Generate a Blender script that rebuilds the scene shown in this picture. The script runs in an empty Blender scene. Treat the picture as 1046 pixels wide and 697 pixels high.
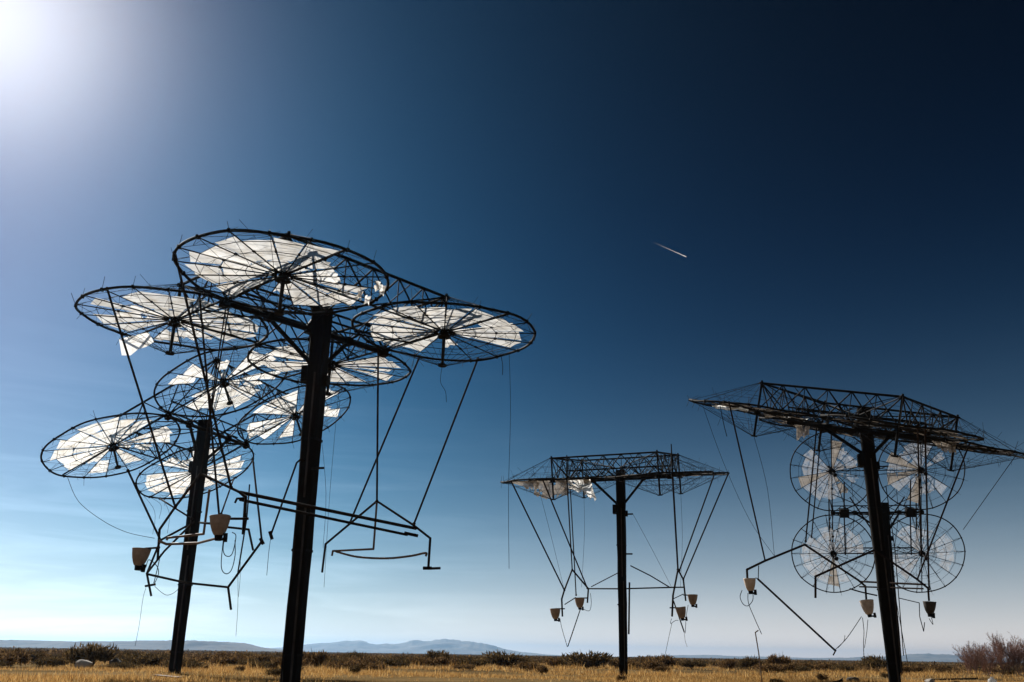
import bpy, math, random
import numpy as np
random.seed(7); rng = np.random.default_rng(11)
PI = math.pi
scene = bpy.context.scene
COL = scene.collection
V = lambda *a: np.array(a, float)

# ------------------------------------------------------------------ camera
F, PITCH, ROLL, EYE = 930.0, math.radians(19.02), math.radians(.90), 1.0     # focal length for a 1046 px wide frame
FW = V(0, math.cos(PITCH), math.sin(PITCH)); UP0 = V(0, -math.sin(PITCH), math.cos(PITCH)); RT0 = V(1, 0, 0)
RT = math.cos(ROLL)*RT0 + math.sin(ROLL)*UP0
UP = -math.sin(ROLL)*RT0 + math.cos(ROLL)*UP0
CAM = V(0, 0, EYE)
cam_data = bpy.data.cameras.new('camera'); cam = bpy.data.objects.new('camera', cam_data); COL.objects.link(cam)
from mathutils import Matrix, Vector
m = Matrix.Identity(4)
for i in range(3):
    m[i][0] = RT[i]; m[i][1] = UP[i]; m[i][2] = -FW[i]; m[i][3] = CAM[i]
cam.matrix_world = m
cam_data.sensor_width = 36.0; cam_data.lens = F/1046*36.0
cam_data.clip_start = .1; cam_data.clip_end = 60000
scene.camera = cam

def ray(px, py):
    return FW + (px-523)/F*RT - (py-348.5)/F*UP
def at(px, py, Y):
    """a measured sight line of the survey photo, taken at the world depth Y"""
    d = ray(px, py); return CAM + d*(Y/d[1])
def on_plane(px, py, c, n):
    d = ray(px, py); return CAM + d*(((c-CAM)@n)/(d@n))
def on_ground(px, py):
    d = ray(px, py); return CAM + d*(-EYE/d[2])

# ------------------------------------------------------------------ materials
def mat(name):
    M = bpy.data.materials.new(name); M.use_nodes = True
    nt = M.node_tree; nt.nodes.clear()
    out = nt.nodes.new('ShaderNodeOutputMaterial')
    return M, nt, out
def N(nt, kind, **kw):
    n = nt.nodes.new(kind)
    for k, v in kw.items():
        if k in n.inputs: n.inputs[k].default_value = v
        else: setattr(n, k, v)
    return n
def ramp(nt, src, stops):
    r = nt.nodes.new('ShaderNodeValToRGB'); cr = r.color_ramp
    while len(cr.elements) < len(stops): cr.elements.new(.5)
    for e, (p, c) in zip(cr.elements, stops): e.position = p; e.color = (*c, 1)
    nt.links.new(src, r.inputs[0]); return r.outputs[0]
def mottled(name, c1, c2, scale=6., rough=.6, metal=0., detail=5., bump=.0, stretch=(1,1,1), spec=.3):
    M, nt, out = mat(name)
    tc = N(nt, 'ShaderNodeTexCoord'); mp = N(nt, 'ShaderNodeMapping'); mp.inputs['Scale'].default_value = stretch
    nt.links.new(tc.outputs['Object'], mp.inputs[0])
    no = N(nt, 'ShaderNodeTexNoise', Scale=scale, Detail=detail, Roughness=.65); nt.links.new(mp.outputs[0], no.inputs['Vector'])
    col = ramp(nt, no.outputs['Fac'], [(.3, c1), (.7, c2)])
    p = N(nt, 'ShaderNodeBsdfPrincipled', Roughness=rough, Metallic=metal); p.inputs['Specular IOR Level'].default_value = spec
    nt.links.new(col, p.inputs['Base Color'])
    if bump:
        b = N(nt, 'ShaderNodeBump', Strength=bump, Distance=.02); nt.links.new(no.outputs['Fac'], b.inputs['Height']); nt.links.new(b.outputs[0], p.inputs['Normal'])
    nt.links.new(p.outputs[0], out.inputs[0]); return M
def leafy(name, stops, transl=.45, rough=.8):
    """every island (leaf, blade, twig) takes its own tone from the ramp; part of the light passes through"""
    M, nt, out = mat(name)
    g = N(nt, 'ShaderNodeNewGeometry')
    col = ramp(nt, g.outputs['Random Per Island'], stops)
    d = N(nt, 'ShaderNodeBsdfDiffuse'); t = N(nt, 'ShaderNodeBsdfTranslucent'); mx = N(nt, 'ShaderNodeMixShader', Fac=transl)
    nt.links.new(col, d.inputs[0]); nt.links.new(col, t.inputs[0])
    nt.links.new(d.outputs[0], mx.inputs[1]); nt.links.new(t.outputs[0], mx.inputs[2]); nt.links.new(mx.outputs[0], out.inputs[0])
    return M
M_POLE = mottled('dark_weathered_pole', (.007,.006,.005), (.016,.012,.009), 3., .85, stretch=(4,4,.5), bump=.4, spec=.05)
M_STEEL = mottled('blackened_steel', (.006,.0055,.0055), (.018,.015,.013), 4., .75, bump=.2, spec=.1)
M_ROD = mottled('rusted_rod', (.012,.009,.008), (.035,.022,.015), 5., .9, spec=.05)
M_PIPE = mottled('bare_rusty_pipe', (.10,.06,.038), (.22,.14,.09), 6., .6, spec=.2)
M_LIT_LINE = mottled('painted_lit_line_grey', (.025,.02,.017), (.085,.07,.056), 3., .8, stretch=(3,3,.6), spec=.1)  # paler than the pole: the lit line is put into this colour
M_WIRE = mottled('thin_dark_wire', (.01,.009,.009), (.025,.022,.02), 3., .8, spec=.05)
M_BUCKET = mottled('sun_bleached_receiver_shell', (.20,.145,.11), (.46,.35,.28), 2.6, .8)
M_BUCKET_PALE = mottled('pale_receiver_shell', (.45,.33,.25), (.82,.70,.60), 2.6, .7)
M_BUCKET_DARK = mottled('burnt_receiver_shell', (.03,.024,.02), (.09,.07,.055), 5., .6)
def lens_material(name, col, clear, transl, stain=.35, fwd=.2):
    """thin fresnel sheet: scatters the sun forward, a share of it is clear, dirt stains between"""
    M, nt, out = mat(name)
    tc = N(nt, 'ShaderNodeTexCoord')
    oi = N(nt, 'ShaderNodeObjectInfo')
    ad = N(nt, 'ShaderNodeVectorMath', operation='ADD'); nt.links.new(tc.outputs['Object'], ad.inputs[0])
    sc = N(nt, 'ShaderNodeVectorMath', operation='SCALE'); sc.inputs[3].default_value = 37.
    cb = N(nt, 'ShaderNodeCombineXYZ'); nt.links.new(oi.outputs['Random'], cb.inputs[0]); nt.links.new(oi.outputs['Random'], cb.inputs[1])
    nt.links.new(cb.outputs[0], sc.inputs[0]); nt.links.new(sc.outputs[0], ad.inputs[1])
    no = N(nt, 'ShaderNodeTexNoise', Scale=1.6, Detail=6., Roughness=.7); nt.links.new(ad.outputs[0], no.inputs['Vector'])
    dirty = tuple(c*(1-stain)*k for c, k in zip(col, (1., .93, .83)))
    cl = ramp(nt, no.outputs['Fac'], [(.32, dirty), (.55, col)])
    hs = N(nt, 'ShaderNodeHueSaturation'); nt.links.new(cl, hs.inputs['Color'])
    mr = N(nt, 'ShaderNodeMapRange'); mr.inputs['To Min'].default_value = .88; mr.inputs['To Max'].default_value = 1.04
    nt.links.new(oi.outputs['Random'], mr.inputs[0]); nt.links.new(mr.outputs[0], hs.inputs['Value'])
    d = N(nt, 'ShaderNodeBsdfDiffuse'); t = N(nt, 'ShaderNodeBsdfTranslucent'); gl = N(nt, 'ShaderNodeBsdfGlossy', Roughness=.35)
    nt.links.new(hs.outputs[0], d.inputs[0]); nt.links.new(hs.outputs[0], t.inputs[0])
    m1 = N(nt, 'ShaderNodeMixShader', Fac=transl); nt.links.new(d.outputs[0], m1.inputs[1]); nt.links.new(t.outputs[0], m1.inputs[2])
    rf = N(nt, 'ShaderNodeBsdfRefraction', Roughness=.62, IOR=1.12); nt.links.new(hs.outputs[0], rf.inputs['Color'])
    m0 = N(nt, 'ShaderNodeMixShader', Fac=fwd); nt.links.new(m1.outputs[0], m0.inputs[1]); nt.links.new(rf.outputs[0], m0.inputs[2]); m1 = m0
    m2 = N(nt, 'ShaderNodeMixShader', Fac=.05); nt.links.new(m1.outputs[0], m2.inputs[1]); nt.links.new(gl.outputs[0], m2.inputs[2])
    tr = N(nt, 'ShaderNodeBsdfTransparent'); m3 = N(nt, 'ShaderNodeMixShader')
    f = N(nt, 'ShaderNodeMapRange'); f.inputs['From Min'].default_value = .36; f.inputs['From Max'].default_value = .64
    f.inputs['To Min'].default_value = clear*.15; f.inputs['To Max'].default_value = clear*1.75
    nt.links.new(no.outputs['Fac'], f.inputs[0]); nt.links.new(f.outputs[0], m3.inputs[0])
    nt.links.new(m2.outputs[0], m3.inputs[1]); nt.links.new(tr.outputs[0], m3.inputs[2]); nt.links.new(m3.outputs[0], out.inputs[0])
    return M
M_LENS = lens_material('white_lens_sheet', (.98,.965,.94), .01, .98, .24, .25)
M_LENS_DIRTY = lens_material('dirty_clear_lens_sheet', (.70,.72,.78), .54, .6, .6)
M_FILM = lens_material('torn_lens_film', (.62,.55,.48), .10, .35, .6)

# ------------------------------------------------------------------ mesh builder
class MB:
    def __init__(s): s.v = []; s.f = []; s.n = 0
    def add(s, v, f):
        s.v.extend(map(tuple, v)); s.f.extend(tuple(i+s.n for i in q) for q in f); s.n += len(v)
    def tube(s, p, q, r, r2=None, n=6, cap=True):
        p = np.asarray(p, float); q = np.asarray(q, float); r2 = r if r2 is None else r2
        a = q-p; L = np.linalg.norm(a)
        if L < 1e-6: return
        a /= L; h = V(0,0,1) if abs(a[2]) < .9 else V(1,0,0)
        x = np.cross(a, h); x /= np.linalg.norm(x); y = np.cross(a, x)
        t = np.arange(n)*2*PI/n; ring = np.cos(t)[:,None]*x + np.sin(t)[:,None]*y
        f = [(i, (i+1)%n, n+(i+1)%n, n+i) for i in range(n)]
        if cap: f += [tuple(range(n))[::-1], tuple(range(n, 2*n))]
        s.add(np.r_[p+ring*r, q+ring*r2], f)
    def poly(s, pts, r, n=6):
        for a, b in zip(pts[:-1], pts[1:]): s.tube(a, b, r, n=n)
        for p in pts[1:-1]: s.ball(p, r*1.08)
    def ball(s, c, r, k=(1,1,1)):
        v = [V(c[0], c[1], c[2]+r*k[2])]; n = 6
        for th in (PI/4, PI/2, 3*PI/4):
            v += [V(c[0]+r*k[0]*math.sin(th)*math.cos(2*PI*i/n), c[1]+r*k[1]*math.sin(th)*math.sin(2*PI*i/n), c[2]+r*k[2]*math.cos(th)) for i in range(n)]
        v.append(V(c[0], c[1], c[2]-r*k[2])); f = [(0, 1+i, 1+(i+1)%n) for i in range(n)]
        for j in range(2): f += [(1+j*n+i, 1+(j+1)*n+i, 1+(j+1)*n+(i+1)%n, 1+j*n+(i+1)%n) for i in range(n)]
        f += [(1+2*n+i, 1+3*n, 1+2*n+(i+1)%n) for i in range(n)]
        s.add(v, f)
    def box(s, c, x, y, z):
        c, x, y, z = (np.asarray(k, float) for k in (c, x, y, z))
        v = [c+a*x+b*y+d*z for d in (-1,1) for b in (-1,1) for a in (-1,1)]
        s.add(v, [(0,2,3,1),(4,5,7,6),(0,1,5,4),(2,6,7,3),(0,4,6,2),(1,3,7,5)])
    def ring(s, R, r, z=0., n=72, k=6, c=(0,0)):
        v = []; f = []
        for i in range(n):
            t = 2*PI*i/n
            for j in range(k):
                a = 2*PI*j/k; v.append((c[0]+(R+r*math.cos(a))*math.cos(t), c[1]+(R+r*math.cos(a))*math.sin(t), z+r*math.sin(a)))
        for i in range(n):
            for j in range(k):
                f.append((i*k+j, ((i+1)%n)*k+j, ((i+1)%n)*k+(j+1)%k, i*k+(j+1)%k))
        s.add(v, f)
    def mesh(s, name, material, smooth=False):
        me = bpy.data.meshes.new(name); me.from_pydata(s.v, [], s.f); me.update(); me.materials.append(material)
        if smooth: me.polygons.foreach_set('use_smooth', [True]*len(me.polygons))
        return me
    def build(s, name, material, parent=None, loc=None, smooth=False):
        return link(name, s.mesh(name, material, smooth), parent, loc)
def link(name, me, parent=None, loc=None):
    o = bpy.data.objects.new(name, me); COL.objects.link(o)
    if parent is not None: o.parent = parent
    if loc is not None: o.location = loc
    return o
def tag(o, label=None, cat=None, group=None, kind=None):
    if label: o['label'] = label
    if cat: o['category'] = cat
    if group: o['group'] = group
    if kind: o['kind'] = kind
    return o
def empty(name, loc):
    o = bpy.data.objects.new(name, None); COL.objects.link(o); o.location = loc; o.empty_display_size = .5; return o
def raw_mesh(name, verts, faces, material):
    """verts (n,3), faces (m,k) arrays"""
    me = bpy.data.meshes.new(name); n, mm, k = len(verts), len(faces), faces.shape[1]
    me.vertices.add(n); me.vertices.foreach_set('co', verts.astype(np.float32).ravel())
    me.loops.add(mm*k); me.loops.foreach_set('vertex_index', faces.astype(np.int32).ravel())
    me.polygons.add(mm); me.polygons.foreach_set('loop_start', np.arange(0, mm*k, k, dtype=np.int32))
    me.polygons.foreach_set('loop_total', np.full(mm, k, np.int32))
    me.update(calc_edges=True); me.validate(); me.materials.append(material); return me

# ------------------------------------------------------------------ one lens dish (shared meshes, dish frame: z points to the sky side)
R_DISH, HALF, NSP = 2.95, 3.1, 18
TOP, BOT = 1.25, -1.12
def rim_mesh():
    b = MB(); b.ring(R_DISH, .042, n=96, k=8)
    for i in range(NSP):                                            # clamps and stub ties on the rim
        t = 2*PI*i/NSP; c = V(math.cos(t)*R_DISH, math.sin(t)*R_DISH, 0); e = V(math.cos(t), math.sin(t), 0); g = V(-math.sin(t), math.cos(t), 0)
        b.box(c, e*.05, g*.035, V(0,0,.05))
        if random.random() < .75:
            b.tube(c, c+e*random.uniform(-.05,.2)+V(0,0,random.uniform(.15,.45)), .008, n=4)
        if random.random() < .5:
            b.tube(c, c+e*random.uniform(0,.22)+V(0,0,-random.uniform(.08,.35)), .008, n=4)
        if random.random() < .6:
            b.tube(c-e*.0, c-e*random.uniform(.2,.5)+g*random.uniform(-.2,.2)+V(0,0,random.uniform(-.1,.3)), .007, n=4)
    p1, p2, p3 = (random.uniform(0, 6) for _ in range(3))
    def bend(q):
        t = math.atan2(q[1], q[0]); k = 1+.010*math.sin(2*t+p3)+.004*math.sin(7*t+p1)
        return (q[0]*k, q[1]*k, q[2]+.045*math.sin(2*t+p1)+.022*math.sin(5*t+p2)+.012*math.sin(9*t+p3))
    b.v = [bend(q) for q in b.v]
    return b.mesh('dish_rim', M_STEEL, True)
def spoke_mesh():
    b = MB(); b.tube((.2,0,0), (R_DISH-.02,0,0), .021, .017, n=6)
    b.box((1.72,0,.0), (.04,0,0), (0,.028,0), (0,0,.03))
    return b.mesh('spoke', M_STEEL)
def hub_mesh():
    b = MB(); b.tube((0,0,-.11), (0,0,.10), .15, n=18); b.tube((0,0,-.16), (0,0,-.11), .23, .2, n=18); b.tube((0,0,.10), (0,0,.14), .2, n=18)
    return b.mesh('hub', M_STEEL)
def spindle_mesh():
    b = MB(); b.tube((0,0,.14), (0,0,TOP+.12), .05, n=8); b.tube((0,0,-.16), (0,0,BOT), .058, .05, n=8)
    b.tube((0,0,BOT-.03), (0,0,BOT+.04), .14, n=12); b.tube((0,0,TOP-.05), (0,0,TOP+.03), .12, n=12)
    return b.mesh('spindle', M_STEEL)
def net_mesh(z):
    b = MB()
    for i in range(NSP):
        t = 2*PI*i/NSP; b.tube((.1*math.cos(t), .1*math.sin(t), z), (R_DISH*math.cos(t), R_DISH*math.sin(t), 0), .0068, n=4, cap=False)
    for fr in ((.25, .5, .75) if z < 0 else (.4, .7)):
        pts = []
        for i in range(NSP+1):
            t = 2*PI*(i % NSP)/NSP; rr = R_DISH*fr; pts.append(V(rr*math.cos(t), rr*math.sin(t), z*(1-fr)))
        for a, c in zip(pts[:-1], pts[1:]):
            if random.random() < .8: b.tube(a, c, .006, n=4, cap=False)
    for k in range(40):
        t = 2*PI*random.randrange(NSP)/NSP; fr = random.uniform(.3,.9); p = V(R_DISH*fr*math.cos(t), R_DISH*fr*math.sin(t), z*(1-fr))
        b.tube(p, p+V(random.gauss(0,.18), random.gauss(0,.18), random.uniform(-.4,.4)), .006, n=4, cap=False)
    return b.mesh('stay_wires', M_WIRE)
def tie_ring_mesh(rr):
    b = MB()
    for i in range(NSP):
        t, u = 2*PI*i/NSP, 2*PI*(i+1)/NSP
        b.tube((rr*math.cos(t), rr*math.sin(t), -.012), (rr*math.cos(u), rr*math.sin(u), -.012), .011, n=4, cap=False)
    return b.mesh('tie_ring', M_STEEL)
def panel_mesh(name, pieces, material, seed, rag=0.):
    """one glazed sector between two spokes: sheets with straight outer edges, warped a little"""
    r_ = np.random.default_rng(seed); verts = []; faces = []
    for (r0, r1, droop) in pieces:
        nr, na = 5, 5; base = len(verts); tilt = r_.normal(0, .012); cut = r_.uniform(-.1, .1)
        ph = r_.uniform(0, 6, 2)
        for i in range(nr):
            for j in range(na):
                a = (j/(na-1)-.5)*2; half = PI/NSP*.935; d = r0+(r1-r0)*i/(nr-1)+cut*a*i/(nr-1)
                if rag and i == nr-1: d -= abs(r_.normal(0, rag))
                x = d*math.cos(PI/NSP); y = x*math.tan(half*a)
                z = .038+.018*math.sin(2.1*x+ph[0])*math.cos(3*a+ph[1])+tilt*a*x-droop*(max(0, x-r0)/(max(.1, r1-r0)))**1.6
                if rag: z += r_.normal(0, .02)
                verts.append((x, y, z))
        for i in range(nr-1):
            for j in range(na-1): faces.append((base+i*na+j, base+(i+1)*na+j, base+(i+1)*na+j+1, base+i*na+j+1))
    me = bpy.data.meshes.new(name); me.from_pydata(verts, [], faces); me.update(); me.materials.append(material); return me
RIMS = [rim_mesh() for _ in range(4)]; SPOKE = spoke_mesh(); HUB = hub_mesh(); SPINDLE = spindle_mesh()
NET_B = [net_mesh(BOT) for _ in range(2)]; NET_T = [net_mesh(TOP) for _ in range(2)]
TIES = [tie_ring_mesh(r) for r in (1.05, 1.72, 2.38)]
PANELS = {}
for nm, M_, RX in (('white', M_LENS, 1.055), ('dirty', M_LENS_DIRTY, .93), ('film', M_FILM, 1.)):
    PANELS[nm, 'full'] = [panel_mesh('lens_panel', [(.24,1.04,0),(1.06,(2.2+.32*random.random())*RX,0)], M_, 10+k) for k in range(6)] + [panel_mesh('lens_panel', [(.24,1.7,0),(1.73,2.45*RX,.05)], M_, 30+k) for k in range(3)]
    PANELS[nm, 'inner'] = [panel_mesh('lens_panel', [(.24,1.62,.02)], M_, 40+k, .12) for k in range(3)]
    PANELS[nm, 'outer'] = [panel_mesh('lens_panel', [(1.45,2.42*RX,.06)], M_, 50+k, .05) for k in range(3)]
    PANELS[nm, 'ragged'] = [panel_mesh('lens_panel', [(.24,1.05,0),(1.07,2.0,.1)], M_, 60+k, .22) for k in range(4)]
    PANELS[nm, 'hanging'] = [panel_mesh('lens_panel', [(.3,1.2,.1),(1.22,2.45*RX,.55)], M_, 70+k, .06) for k in range(3)]

def make_dish(tower, base, Mx, centre, c, phase, lens, gaps, chance, mods, label=None):
    """a dish as a part of the tower; rim is the part itself, all else its sub-parts"""
    w4 = Matrix.Identity(4)
    cp, sp = math.cos(phase), math.sin(phase)
    x = Mx[:,0]*cp+Mx[:,1]*sp; y = -Mx[:,0]*sp+Mx[:,1]*cp
    for i in range(3): w4[i][0] = x[i]; w4[i][1] = y[i]; w4[i][2] = Mx[i,2]; w4[i][3] = (c-base)[i]
    d = link('lens_dish', random.choice(RIMS), tower); d.matrix_local = w4
    if label: d['label'] = label
    link('hub', HUB, d); link('spindle', SPINDLE, d)
    link('lower_stay_wires', random.choice(NET_B), d); link('upper_stay_wires', random.choice(NET_T), d)
    for t in TIES: link('tie_ring', t, d)
    for i in range(NSP):
        o = link('spoke', SPOKE, d); o.rotation_euler = (0, 0, 2*PI*i/NSP)
    state = ['full']*NSP
    for i in range(NSP):
        q = random.random()
        if q < chance: state[i] = 'none'
        elif q < chance+(.035 if lens == 'white' else .2): state[i] = 'ragged'
    def sector(px, py):
        q = on_plane(px, py, c, Mx[:,2])-c; a = math.atan2(q@y, q@x) % (2*PI); return int(a/(2*PI/NSP)) % NSP
    for px, py, st in gaps: state[sector(px, py)] = st
    for i in range(NSP):
        if state[i] == 'none': continue
        kind = lens
        if lens == 'dirty' and random.random() < .13: kind = 'film'
        o = link('lens_panel', random.choice(PANELS[kind, state[i]]), d)
        o.rotation_euler = (random.gauss(0,.004), random.gauss(0,.006), 2*PI*(i+.5)/NSP)
    return d

def bar(b, p, q, T, r, n=6): b.tube(T(p), T(q), r, n=n)
def sag(p, q, drop, n=12, wob=0.):
    out = []
    for i in range(n+1):
        t = i/n; s = p*(1-t)+q*t; s = s+V(random.gauss(0,wob), random.gauss(0,wob), 0)*(4*t*(1-t)); s[2] -= drop*4*t*(1-t); out.append(s)
    return out
def receiver(tower, base, p, r, material, tilt=0., label=None):
    """tapered collector bucket hanging from its top edge, with the outlet fitting beneath"""
    b = MB(); n = 16; H = 2.08*r; prof = [(0,1.0),(-.04,1.03),(-.10,.98),(-.3,.93),(-.55,.82),(-.78,.66),(-.93,.52),(-1.0,.34)]
    rings = []
    for z, k in prof:
        ring = []
        for i in range(n):
            t = 2*PI*(i+.5)/n; cx, sx = math.cos(t), math.sin(t); q = (abs(cx)**4+abs(sx)**4)**(-.25)
            q = .5*q+.5; ring.append((r*k*q*cx, r*k*q*sx, z*H + tilt*cx*r*k))
        rings.append(ring)
    inner = [[(x*.92, y*.92, z) for x, y, z in rings[0]], [(x*.7, y*.7, z-.75*H) for x, y, z in rings[0]]]
    allr = rings[::-1]+inner; v = [q for rr in allr for q in rr]; f = [tuple(range(n))[::-1]]
    for k in range(len(allr)-1): f += [(k*n+i, k*n+(i+1)%n, (k+1)*n+(i+1)%n, (k+1)*n+i) for i in range(n)]
    f.append(tuple((len(allr)-1)*n+i for i in range(n)))
    b.add(v, f)
    o = b.build('receiver', material, tower, p-base, True)
    if label: o['label'] = label
    o.rotation_euler = (random.gauss(0,.05), random.gauss(0,.06), random.uniform(-.5,.5))
    u = MB(); u.tube((0,0,-H-.12), (0,0,-H+.03), .09, .11, n=10); u.tube((0,0,-H-.06), (r*.75,0,-H-.1), .04, n=8); u.tube((r*.75,0,-H-.16), (r*.75,0,-H+.06), .06, n=8)
    u.build('outlet', M_STEEL, o)
    return o

# ------------------------------------------------------------------ towers
FITS = {
 'A': ([-6.60933,28.05208,11.05308],[.68173,.73159,-.003465],[.73134,-.68161,-.023575]),
 'B': ([-14.73117,43.54641,11.16491],[.31739,.94829,-.002732],[.85847,-.2861,.42564]),
 'C': ([6.46425,54.04906,11.10523],[.93137,-.36405,-.00456],[.3594,.91732,.17136]),
 'D': ([15.235452666555533, 39.18422964017822, 10.690921581616436],[0.7030740609798725, -0.6569326260921988, -0.2722616196834409],[0.6936311479570496, 0.7179130159858854, 0.05896381993748036]),
 'E': ([26.82659,66.81362,11.2435],[.98815,-.15348,.002868],[-.06694,-.41403,.9078]),
}
TOWERS = {}
def make_tower(key, name_label, pole_base, pole_top, lens, gaps, chance, dish_labels=None, brace_drop=2.3, w_post=.42):
    c, u, v = (np.array(k) for k in FITS[key]); w = np.cross(u, v)
    flip = w[2] < 0
    if flip: w = -w
    if key == 'E': w = np.cross(u, v); w = w if w[1] > 0 else -w
    Y = c[1]
    pb = at(*pole_base, Y); pt = at(*pole_top, Y)
    ax = (pt-pb)/np.linalg.norm(pt-pb); base = pb - ax*(pb[2]/ax[2])
    t = empty('solar_tower', base)
    tag(t, name_label, 'solar tower', 'solar lens towers on steel poles')
    T = lambda p: c-base+p[0]*u+p[1]*v+p[2]*w
    # pole: square post, corners broken, slightly wider at the head, with a paler strip for the lit line along it
    b = MB(); L = np.linalg.norm(pt-base); e1 = np.cross(ax, V(.25,1,0)); e1 /= np.linalg.norm(e1); e2 = np.cross(ax, e1)
    rows = []
    for i in range(15):
        s = -.35+(L+.35)*i/14; h = (w_post+.12*max(0, s)/L)/2*(1+random.gauss(0,.018)); k = .8
        o_ = e1*random.gauss(0,.008)
        rows.append([ax*s+o_+h*(a*e1+d*e2) for a, d in ((1,k),(k,1),(-k,1),(-1,k),(-1,-k),(-k,-1),(k,-1),(1,-k))])
    vv = [q for r_ in rows for q in r_]; ff = [tuple(range(8))[::-1], tuple(14*8+i for i in range(8))]
    for k in range(14): ff += [(k*8+i, k*8+(i+1)%8, (k+1)*8+(i+1)%8, (k+1)*8+i) for i in range(8)]
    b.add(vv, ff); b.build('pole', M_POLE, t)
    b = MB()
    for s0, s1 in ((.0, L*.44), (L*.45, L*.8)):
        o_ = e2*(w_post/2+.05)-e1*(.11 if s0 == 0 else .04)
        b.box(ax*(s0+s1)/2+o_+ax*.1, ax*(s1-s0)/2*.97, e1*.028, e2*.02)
    b.build('lit_line_strip', M_LIT_LINE, t)  # added strip, its lighter colour imitates a line of light on the pole
    for s0 in (.9, L*.33, L*.62):
        g = MB(); h = (w_post+.11*s0/L)/2+.012; g.box(ax*s0, e1*h, e2*h, ax*.035); g.box(ax*s0+e1*(h+.02), e1*.03, e2*.05, ax*.03); g.build('pole_band', M_STEEL, t)
    # head: drive boxes and braces
    b = MB(); q = pt-base-ax*brace_drop
    b.box(q+e1*(w_post/2+.12), e1*.15, e2*.2, ax*.26)
    b2 = MB(); b2.box(q-e1*(w_post/2+.1)-ax*.25, e1*.08, e2*.12, ax*.16); b2.build('junction_box', M_STEEL, t)
    b.build('drive_box', M_STEEL, t)
    for s in (-1, 1):
        g = MB(); g.tube(q+ax*.1, T((s*1.55, 0, -.14)), .075, n=8); g.ball(T((s*1.55,0,-.14)), .13); g.build('head_brace', M_STEEL, t)
    g = MB(); g.tube(pt-base-ax*.25, T((0,0,-.12)), .2, n=10); g.build('pivot', M_STEEL, t)
    # spine and cross arms
    g = MB(); g.tube(T((-HALF-.15,0,-.1)), T((HALF+.15,0,-.1)), .085, n=10)
    for s in (-HALF, HALF, -1.55, 1.55, 0): g.box(T((s,0,-.1)), u*.12, v*.14, w*.13)
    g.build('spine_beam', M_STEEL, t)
    for s in (-1, 1):
        g = MB(); g.tube(T((s*HALF,-HALF-2.9,.02)), T((s*HALF,HALF+2.9,.02)), .036, n=8)
        for k in (-1, 1): g.tube(T((s*HALF,k*(HALF-1.3),0)), T((s*HALF,k*(HALF-1.3),-.001)), .1)
        g.build('cross_arm', M_STEEL, t)
        g = MB(); g.tube(T((-HALF-.4,s*HALF,.06)), T((HALF+.4,s*HALF,.06)), .036, n=6); g.build('lower_chord', M_STEEL, t)
    # upper chords between the spindle heads, with lattice below each
    cor = [(-HALF,-HALF), (HALF,-HALF), (HALF,HALF), (-HALF,HALF)]
    for k in range(4):
        p, r = cor[k], cor[(k+1)%4]
        g = MB(); g.tube(T((*p,TOP)), T((*r,TOP)), .05, n=8); g.build('upper_chord', M_STEEL, t)
        g = MB(); n = 6
        P = [V(p[0]+(r[0]-p[0])*i/n, p[1]+(r[1]-p[1])*i/n) for i in range(n+1)]
        for i in range(n):
            a, d = (TOP, .05) if i % 2 == 0 else (.05, TOP)
            g.tube(T((*P[i],a)), T((*P[i+1],d)), .03, n=6)
            if k % 2 == 0: g.tube(T((*P[i],d)), T((*P[i+1],a)), .024, n=6)
            if i: g.tube(T((*P[i],.05)), T((*P[i],TOP)), .02, n=5)
        g.build('lattice_bracing', M_STEEL, t)
    g = MB()
    for s in (-.34, .34):
        g.tube(T((-HALF,s,.55)), T((HALF,s,.55)), .04, n=6)
        for i in range(8):
            x0, x1 = -HALF+2*HALF*i/8, -HALF+2*HALF*(i+1)/8
            a, d = (.55, -.08) if i % 2 else (-.08, .55)
            g.tube(T((x0,s if a > 0 else 0,a)), T((x1,s if d > 0 else 0,d)), .026, n=5)
    for p in cor:                                                   # ties from the spine ends up to the four spindle heads
        g.tube(T((p[0]*.98,0,0)), T((*p,TOP)), .03, n=6); g.tube(T((0,0,.55)), T((*p,TOP)), .026, n=6)
        g.tube(T((0,p[1],TOP)), T((0,0,.0)), .03, n=6)
        g.tube(T((p[0]*.5,0,0)), T((p[0]*.5,p[1],TOP)), .02, n=5)
        g.tube(T((p[0]*.25,p[1]*.1,0)), T((p[0],p[1]*.45,0)), .03, n=6)
    g.build('spine_truss', M_STEEL, t)
    order = [(-HALF,HALF), (-HALF,-HALF), (HALF,HALF), (HALF,-HALF)]
    Mx = np.stack([u, np.cross(w, u), w], 1)
    for i, (a, d) in enumerate(order):
        cc = c+a*u+d*v
        make_dish(t, base, Mx, c, cc, random.uniform(0, 2*PI/NSP), lens, gaps[i], chance, None, (dish_labels or {}).get(i))
    TOWERS[key] = dict(t=t, c=c, u=u, v=v, w=w, base=base, ax=ax, pt=pt)
    return t
n_, i_, o_, r_, h_ = 'none', 'inner', 'outer', 'ragged', 'hanging'
make_tower('A', 'tallest looking solar tower, in front at left, with four white lens dishes seen from below', (296.8,703), (330,314), 'white', [
  [(263,299,n_),(270,303,n_),(299,312,i_),(340,277,r_),(352,287,i_),(345,281,i_),(340,270,r_)],
  [(148,337,n_),(165,344,o_),(132,310,i_),(118,322,r_)],
  [(447,362,n_),(480,352,n_),(470,360,n_),(489,331,r_),(504,332,o_),(500,358,n_),(460,360,i_)],
  [(380,364,n_),(388,388,n_),(284,368,n_),(340,355,n_),(318,354,n_),(300,385,n_),(310,390,n_),(360,357,n_)]], 0.)
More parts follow.
